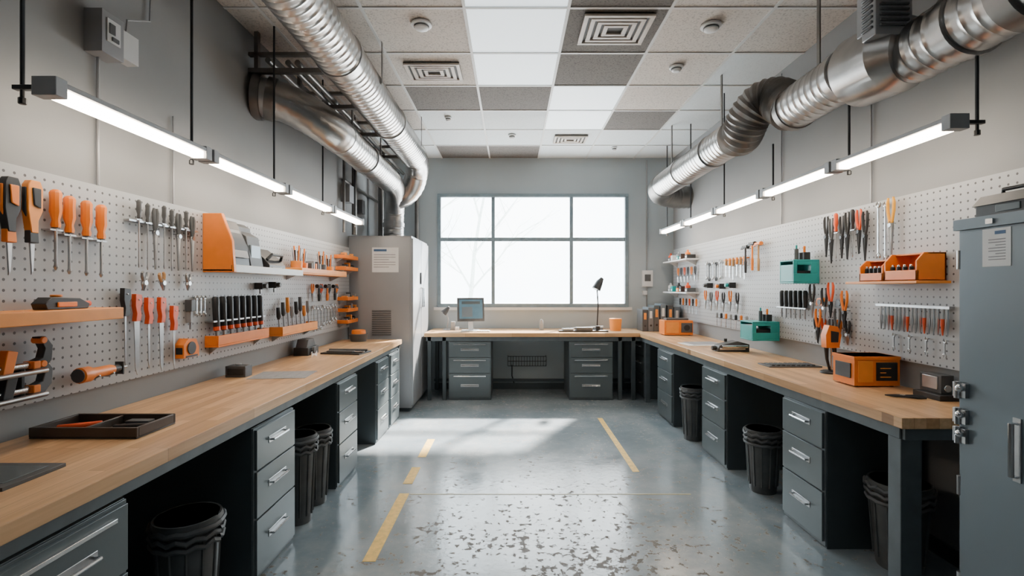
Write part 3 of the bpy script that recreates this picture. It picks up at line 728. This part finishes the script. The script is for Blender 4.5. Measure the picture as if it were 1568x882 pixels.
    for i, (u, z) in enumerate(((5.55, 1.49), (5.9, 1.50), (5.3, 1.50))):
        m = MB(RP); m.box(u-.04, u+.04, 0, .07, z, z+.06, "black_plastic"); m.cyl((u, .07, z+.03), (u, .1, z+.03), .02, ("orange", "charcoal", "teal")[i]); m.done("inspection_lamp", .003)
    m = MB(RP)
    for i in range(7): chisel(m, 4.95+.12*i, 1.22, .15, ("grey_plastic", "orange", "black_plastic")[i % 3], bw=.016)
    m.done("file_set")
    for j, z in enumerate((1.86, 1.43)):
        m = MB(RP); m.box(6.28, 7.25, 0, .17, z, z+.018, "white_plastic"); 
        for u in (6.4, 7.1): m.prism([(0, z), (.13, z), (0, z-.07)], u, u+.01, 'x', "white_plastic")
        m.done("tool_shelf.006")
        m = MB(RP)
        for k in range(8):
            u = 6.33+.115*k; c = ("black_plastic", "teal", "charcoal", "orange", "grey_plastic", "red_orange", "black_plastic", "white_plastic")[(k*3+j*2) % 8]
            if k % 3 == 1: m.sweep([(u+.03, .08, z+.019), (u+.03, .08, z+.10), (u+.03, .08, z+.115), (u+.03, .08, z+.14)], [.035, .035, .015, .013], c, 14)
            else: m.box(u, u+.085, .03, .14, z+.019, z+.07+.05*((k*5) % 3)/2, c); m.box(u+.015, u+.07, .14, .143, z+.03, z+.055, "paper")
        m.done("supply_box_set", .003)
    m = MB(RP)
    for i in range(6): pliers(m, 6.35+.13*i, 1.78, .2, cols[i], wd=.025)
    m.done("snips_set")
    m = MB(RP)
    for i in range(6): screwdriver(m, 6.3+.12*i, 1.36, .2, cols[(i+1) % 6], .014)
    m.done("screwdriver_set")
right_tools()

# ------------------------------------------------------------------ things on the benches
ZB = .90
def open_tray(m, x0, x1, y0, y1, z, h, mat, t=.012):
    m.box(x0, x1, y0, y1, z, z+.006, mat)
    m.box(x0, x1, y0, y0+t, z+.006, z+h, mat); m.box(x0, x1, y1-t, y1, z+.006, z+h, mat)
    m.box(x0, x0+t, y0+t, y1-t, z+.006, z+h, mat); m.box(x1-t, x1, y0+t, y1-t, z+.006, z+h, mat)
def bench_items():
    m = MB(); open_tray(m, -1.92, -1.49, 1.97, 2.20, ZB, .045, "tray_brown"); m.box(-1.72, -1.71, 1.982, 2.188, ZB+.006, ZB+.04, "tray_brown")
    m.cyl((-1.88, 2.05, ZB+.022), (-1.75, 2.12, ZB+.022), .012, "red_orange"); m.cyl((-1.67, 2.08, ZB+.018), (-1.53, 2.11, ZB+.018), .010, "black_plastic"); m.box(-1.66, -1.56, 2.13, 2.17, ZB+.006, ZB+.03, "charcoal")
    m.done("parts_tray", .003)
    m = MB(); m.box(-1.93, -1.50, 1.46, 1.67, ZB, ZB+.012, "charcoal"); m.box(-1.90, -1.53, 1.49, 1.64, ZB+.012, ZB+.014, "steel_face"); m.done("tablet_computer", .003)
    m = MB(); m.box(-1.925, -1.79, 3.33, 3.42, ZB, ZB+.075, "charcoal"); m.box(-1.91, -1.80, 3.324, 3.33, ZB+.015, ZB+.06, "black_plastic"); m.cyl((-1.86, 3.375, ZB+.075), (-1.86, 3.375, ZB+.088), .02, "grey_plastic"); m.done("digital_gauge", .004)
    m = MB(T(-1.56, 3.42, ZB) @ R(6, 'Z')); m.box(-.2, .17, -.14, .15, 0, .0025, "ink_grey")
    for i in range(5): m.box(-.17+.065*i, -.12+.065*i, -.1, .1, .0025, .0032, "grey_plastic")
    m.done("cutting_mat")
    m = MB(); m.box(-1.93, -1.80, 4.38, 4.62, ZB, ZB+.07, "black_plastic"); m.prism([(4.4, ZB+.07), (4.6, ZB+.07), (4.56, ZB+.14), (4.44, ZB+.14)], -1.92, -1.82, 'x', "charcoal"); m.box(-1.80, -1.785, 4.42, 4.55, ZB, ZB+.03, "chrome"); m.cyl((-1.80, 4.48, ZB+.04), (-1.775, 4.48, ZB+.04), .03, "charcoal"); m.done("bench_grinder", .003)
    m = MB(T(-1.52, 4.58, ZB) @ R(-10, 'Z')); m.box(-.20, .18, -.12, .12, 0, .014, "black_plastic"); m.cyl((-.18, 0, .026), (.18, .04, .026), .012, "charcoal"); m.box(-.15, .1, -.1, -.04, .014, .03, "charcoal"); m.cyl((.1, -.06, .022), (.20, -.06, .022), .007, "chrome"); m.done("torque_tool_set", .002)
    m = MB(T(-1.73, 5.6, ZB)); m.sweep([(0, 0, 0), (0, 0, .08), (0, 0, .085)], [.085, .105, .10], "charcoal", 24); m.sweep([(0, 0, .075), (0, 0, .125), (0, 0, .13)], [.08, .075, .06], "orange", 24); m.done("parts_bowl")
    # ---- right bench
    m = MB(); x0, x1, y0, y1, h = 2.07, 2.345, 3.0, 3.20, .185
    m.box(x0, x1, y0, y1, ZB+.008, ZB+h, "orange"); m.box(x0-.004, x1+.004, y0-.004, y1+.004, ZB+h-.02, ZB+h, "orange")
    m.box(x0+.13, x1-.02, y0-.008, y0, ZB+.04, ZB+.15, "black_plastic"); m.box(x0+.02, x0+.11, y0-.004, y0, ZB+.03, ZB+.16, "orange_light")
    for k in range(3): m.box(x0+.15, x1-.06-.03*(k % 2), y0-.010, y0-.008, ZB+.06+.026*k, ZB+.065+.026*k, "orange_light")
    for x in (x0+.03, x1-.03):
        for y in (y0+.03, y1-.03): m.cyl((x, y, ZB), (x, y, ZB+.01), .012, "black_plastic")
    m.box(x0-.006, x0, y0+.03, y1-.03, ZB+.05, ZB+.14, "black_plastic")
    m.done("power_supply", .005)
    # cordless tool in its stand
    m = MB(T(2.25, 3.5, ZB)); m.sweep([(0, 0, 0), (0, 0, .012), (0, 0, .02)], [.07, .068, .05], "black_metal", 24)
    m.sweep([(-.01, 0, .02), (-.03, 0, .10), (-.035, 0, .19)], [.008, .010, .016], "black_metal", 10); m.sweep([(.02, 0, .02), (.03, 0, .10), (.02, 0, .19)], [.008, .010, .016], "black_metal", 10)
    m.prism([(-.05, .18), (.04, .18), (.055, .27), (.03, .33), (-.03, .34), (-.055, .27)], -.03, .03, 'y', "orange"); m.prism([(-.02, .22), (.03, .22), (.035, .29), (-.02, .30)], -.034, .034, 'y', "black_plastic")
    m.cyl((0, 0, .02), (0, 0, .18), .006, "chrome"); m.done("soldering_stand", .002)
    m = MB(); m.box(2.26, 2.37, 2.62, 2.80, ZB, ZB+.03, "black_plastic"); m.box(2.30, 2.37, 2.66, 2.80, ZB+.03, ZB+.13, "charcoal"); m.box(2.295, 2.30, 2.68, 2.78, ZB+.05, ZB+.12, "tool_steel"); m.cyl((2.33, 2.65, ZB+.06), (2.33, 2.66, ZB+.06), .02, "chrome"); m.done("bench_scale", .003)
    m = MB(T(2.14, 2.72, ZB+.0085) @ R(70, 'Z') @ R(-90, 'X'))
    for s in (-1, 1):
        m.sweep([(s*.02, 0, -.1), (s*.024, 0, -.06), (s*.01, 0, -.01), (s*.008, 0, .03), (s*.002, 0, .08)], [.006, .008, .006, .007, .003], "black_plastic", 8)
    m.cyl((0, -.008, 0), (0, .008, 0), .012, "tool_steel"); m.done("side_cutters")
    m = MB(T(2.14, 3.83, ZB)); m.box(-.2, .2, -.09, .09, 0, .01, "charcoal")
    for i in range(9): m.box(-.17+.038*i, -.145+.038*i, -.07, .05, .01, .018, "black_plastic")
    m.done("keyboard", .002)
    m = MB(T(2.07, 4.72, ZB)); m.prism([(-.14, 0), (.16, 0), (.16, .07), (.05, .10), (-.12, .06)], -.06, .06, 'y', "charcoal"); m.cyl((-.1, -.07, .05), (.14, -.07, .05), .014, "chrome"); m.box(-.12, .12, -.066, -.06, .02, .035, "chrome"); m.cyl((-.04, 0, .09), (-.04, 0, .12), .015, "black_plastic"); m.cyl((-.17, 0, .03), (-.13, 0, .03), .022, "black_plastic"); m.done("bench_vise", .003)
    m = MB(T(2.0, 5.3, ZB) @ R(5, 'Z')); m.box(-.18, .2, -.14, .14, 0, .003, "paper"); m.box(-.1, .24, -.08, .2, .003, .005, "ink_grey"); m.done("paper_sheets")
    m = MB(); m.box(1.92, 2.28, 6.25, 6.48, ZB+.008, ZB+.19, "orange"); m.box(1.94, 2.10, 6.242, 6.25, ZB+.03, ZB+.17, "orange_light"); m.box(2.13, 2.27, 6.24, 6.25, ZB+.04, ZB+.16, "charcoal"); m.cyl((2.2, 6.238, ZB+.1), (2.2, 6.25, ZB+.1), .04, "black_plastic"); m.box(1.96, 2.24, 6.3, 6.42, ZB+.19, ZB+.215, "charcoal")
    for x in (1.95, 2.25): m.cyl((x, 6.3, ZB), (x, 6.3, ZB+.01), .015, "black_plastic"); m.cyl((x, 6.43, ZB), (x, 6.43, ZB+.01), .015, "black_plastic")
    m.done("air_compressor", .008)
    m = MB()
    for i, (x, h, c) in enumerate(((1.80, .30, "charcoal"), (1.88, .33, "cab_blue"), (1.96, .36, "steel_face"), (2.05, .38, "cab_blue"), (2.15, .36, "charcoal"), (2.24, .34, "cab_blue"))):
        m.box(x, x+.075, 6.85, 7.15, ZB, ZB+h, c); m.box(x+.02, x+.055, 6.846, 6.85, ZB+h*.55, ZB+h*.85, "paper" if i % 2 else "orange_light"); m.cyl((x+.037, 6.842, ZB+h*.25), (x+.037, 6.85, ZB+h*.25), .014, "black_plastic")
    m.done("ring_binders", .003)
    # ---- back bench
    m = MB(T(-.58, 7.0, ZB) @ R(14, 'Z'))
    m.box(-.12, .12, -.08, .08, 0, .012, "white_plastic"); m.prism([(-.03, .01), (.03, .01), (.05, .15), (.02, .15)], -.03, .03, 'x', "white_plastic")
    m.L = T(0, 0, .13) @ R(-8, 'X'); m.box(-.19, .19, -.03, .02, 0, .33, "charcoal"); m.box(-.165, .165, -.034, -.029, .035, .305, "screen_emit"); m.box(-.13, .02, -.0355, -.0335, .06, .2, "cab_blue"); m.box(-.13, .13, -.0355, -.0335, .24, .28, "steel_face")
    m.done("computer_monitor", .004)
    m = MB(T(-.5, 6.82, ZB)); m.box(-.2, .2, -.07, .07, 0, .012, "white_plastic")
    for i in range(4):
        for k in range(11): m.box(-.185+.034*k, -.157+.034*k, -.06+.03*i, -.036+.03*i, .012, .018, "paper")
    m.done("keyboard.001")
    m = MB(T(-.93, 7.1, ZB)); m.sweep([(0, 0, 0), (0, 0, .015)], [.06, .05], "grey_plastic", 20); m.sweep([(0, 0, .015), (.02, 0, .15), (-.01, 0, .28)], .008, "grey_plastic", 8)
    m.sweep([(-.05, 0, .24), (-.01, 0, .28), (.03, 0, .33)], [.045, .035, .015], "charcoal", 16); m.box(.06, .12, -.03, .04, 0, .12, "grey_plastic"); m.cyl((.15, -.05, 0), (.15, -.05, .05), .03, "white_plastic"); m.done("webcam_stand")
    m = MB(T(1.22, 7.12, ZB)); m.sweep([(0, 0, 0), (0, 0, .02), (0, 0, .025)], [.09, .085, .05], "black_metal", 24)
    m.sweep([(0, 0, .02), (.015, 0, .35), (.0, 0, .58)], .009, "black_metal", 10); m.sweep([(0, 0, .58), (.03, 0, .66), (.06, -.02, .70)], .010, "black_metal", 10)
    m.sweep([(.07, -.02, .74), (.03, -.03, .68), (-.02, -.04, .58)], [.025, .05, .065], "black_plastic", 18); m.done("desk_lamp")
    m = MB(T(.98, 6.82, ZB)); m.box(-.34, .33, -.08, .08, 0, .02, "black_plastic"); m.box(-.1, .12, -.07, .07, .02, .06, "charcoal"); m.box(-.28, -.14, -.06, .04, .02, .045, "grey_plastic"); m.cyl((.2, 0, .02), (.2, 0, .08), .03, "black_plastic"); m.cyl((-.3, -.02, .04), (.28, .03, .07), .008, "chrome"); m.done("measuring_instrument", .003)
    m = MB(T(1.46, 7.0, ZB)); m.sweep([(0, 0, 0), (0, 0, .17), (0, 0, .168), (0, 0, .02)], [.075, .088, .08, .07], "orange_light", 24); m.done("mug")
    m = MB(T(.42, 7.1, ZB)); m.sweep([(0, 0, 0), (0, 0, .12), (0, 0, .15)], [.03, .03, .015], "grey_plastic", 16); m.done("spray_bottle")
bench_items()

# ------------------------------------------------------------------ wall boxes
def wall_boxes():
    m = MB(FL(WL)); m.box(2.30, 2.43, 0, .085, 2.60, 2.80, "cab_grey"); m.box(2.325, 2.405, .085, .09, 2.66, 2.77, "white_plastic"); m.box(2.335, 2.37, .09, .094, 2.70, 2.75, "charcoal"); m.box(2.35, 2.39, .09, .096, 2.67, 2.69, "charcoal")
    m.box(2.46, 2.56, 0, .06, 2.64, 2.78, "white_plastic"); m.sweep([(2.51, .03, 2.78), (2.52, .03, 2.86), (2.6, .02, 2.9), (2.7, .015, 2.95), (2.72, .012, 3.4)], .005, "grey_plastic", 6)
    m.cyl((2.365, .012, 1.99), (2.365, .012, 2.6), .007, "cab_grey"); m.cyl((2.89, .012, 1.99), (2.89, .012, 2.5), .005, "cab_grey"); m.done("electrical_box", .005)
    m = MB(FB(WB)); m.cyl((2.0, .012, .9), (2.0, .012, 3.40), .011, "grey_plastic"); m.box(1.93, 2.08, 0, .05, 1.52, 1.76, "white_plastic"); m.box(1.96, 2.05, .05, .055, 1.60, 1.70, "charcoal"); m.box(1.94, 2.0, 0, .04, 1.40, 1.46, "white_plastic"); m.done("thermostat_box", .003)
    m = MB(FR(WR))
    for u in (3.3, 4.4): m.cyl((u, .012, 2.065), (u, .012, 3.40), .006, "cab_grey")
    m.done("electrical_conduit.001")
wall_boxes()

# ------------------------------------------------------------------ outside
def outside():
    m = MB(); m.box(-30, 30, WB+.4, 60, -.4, -.3, "snow_ground"); m.done("ground_outside")
    rnd = random.Random(3)
    def branch(m, p, d, L, r, k):
        pts = [p]; q = p; dd = d.copy()
        for i in range(4):
            dd = (dd+Vector((rnd.uniform(-.12, .12), rnd.uniform(-.12, .12), rnd.uniform(-.02, .12)))).normalized(); q = q+dd*L/4; pts.append(q)
        m.sweep(pts, [r, r*.85, r*.7, r*.55, r*.4], "tree_bark", 6, cap=False)
        if k:
            for i in range(5 if k > 1 else 4):
                b = pts[1+i % 4]; a = rnd.uniform(0, 6.28); nd = (dd*.7+Vector((math.cos(a), math.sin(a), .15))*.8).normalized()
                branch(m, b, nd, L*rnd.uniform(.4, .6), r*.45, k-1)
    for x, y, h, r in ((-3.4, 17, 6.5, .13), (-2.2, 24, 7, .12)):
        m = MB(); branch(m, Vector((x, y, -.32)), Vector((.03, 0, 1)), h, r, 3); m.done("bare_tree")
outside()
w = bpy.data.worlds.new("sky_world"); S.world = w; w.use_nodes = True
nt = w.node_tree; bg = nt.nodes["Background"]
tc = N(nt, "ShaderNodeTexCoord"); nz = N(nt, "ShaderNodeTexNoise"); nz.inputs["Scale"].default_value = 5; nz.inputs["Detail"].default_value = 6
nt.links.new(tc.outputs["Generated"], nz.inputs["Vector"])
r = ramp(nt, [(.35, (.78, .92, 1.0)), (.6, (.91, .98, 1))]); nt.links.new(nz.outputs["Fac"], r.inputs["Fac"]); nt.links.new(r.outputs["Color"], bg.inputs["Color"])
bg.inputs["Strength"].default_value = 12
sun = bpy.data.lights.new("sun", "SUN"); sun.energy = 48; sun.angle = math.radians(3.0); sun.color = (1, .94, .86)
so = bpy.data.objects.new("sun", sun); COL.objects.link(so); so.location = (4, 14, 8)
so.rotation_euler = Vector((-.56, -1, -.98)).to_track_quat('-Z', 'Y').to_euler()

cam = bpy.data.cameras.new("camera"); cam.lens = 36*760/1568; cam.sensor_width = 36; cam.clip_start = .05
co = bpy.data.objects.new("camera", cam); COL.objects.link(co); co.location = (0, 0, 1.5); co.rotation_euler = (math.radians(90), 0, 0)
S.camera = co
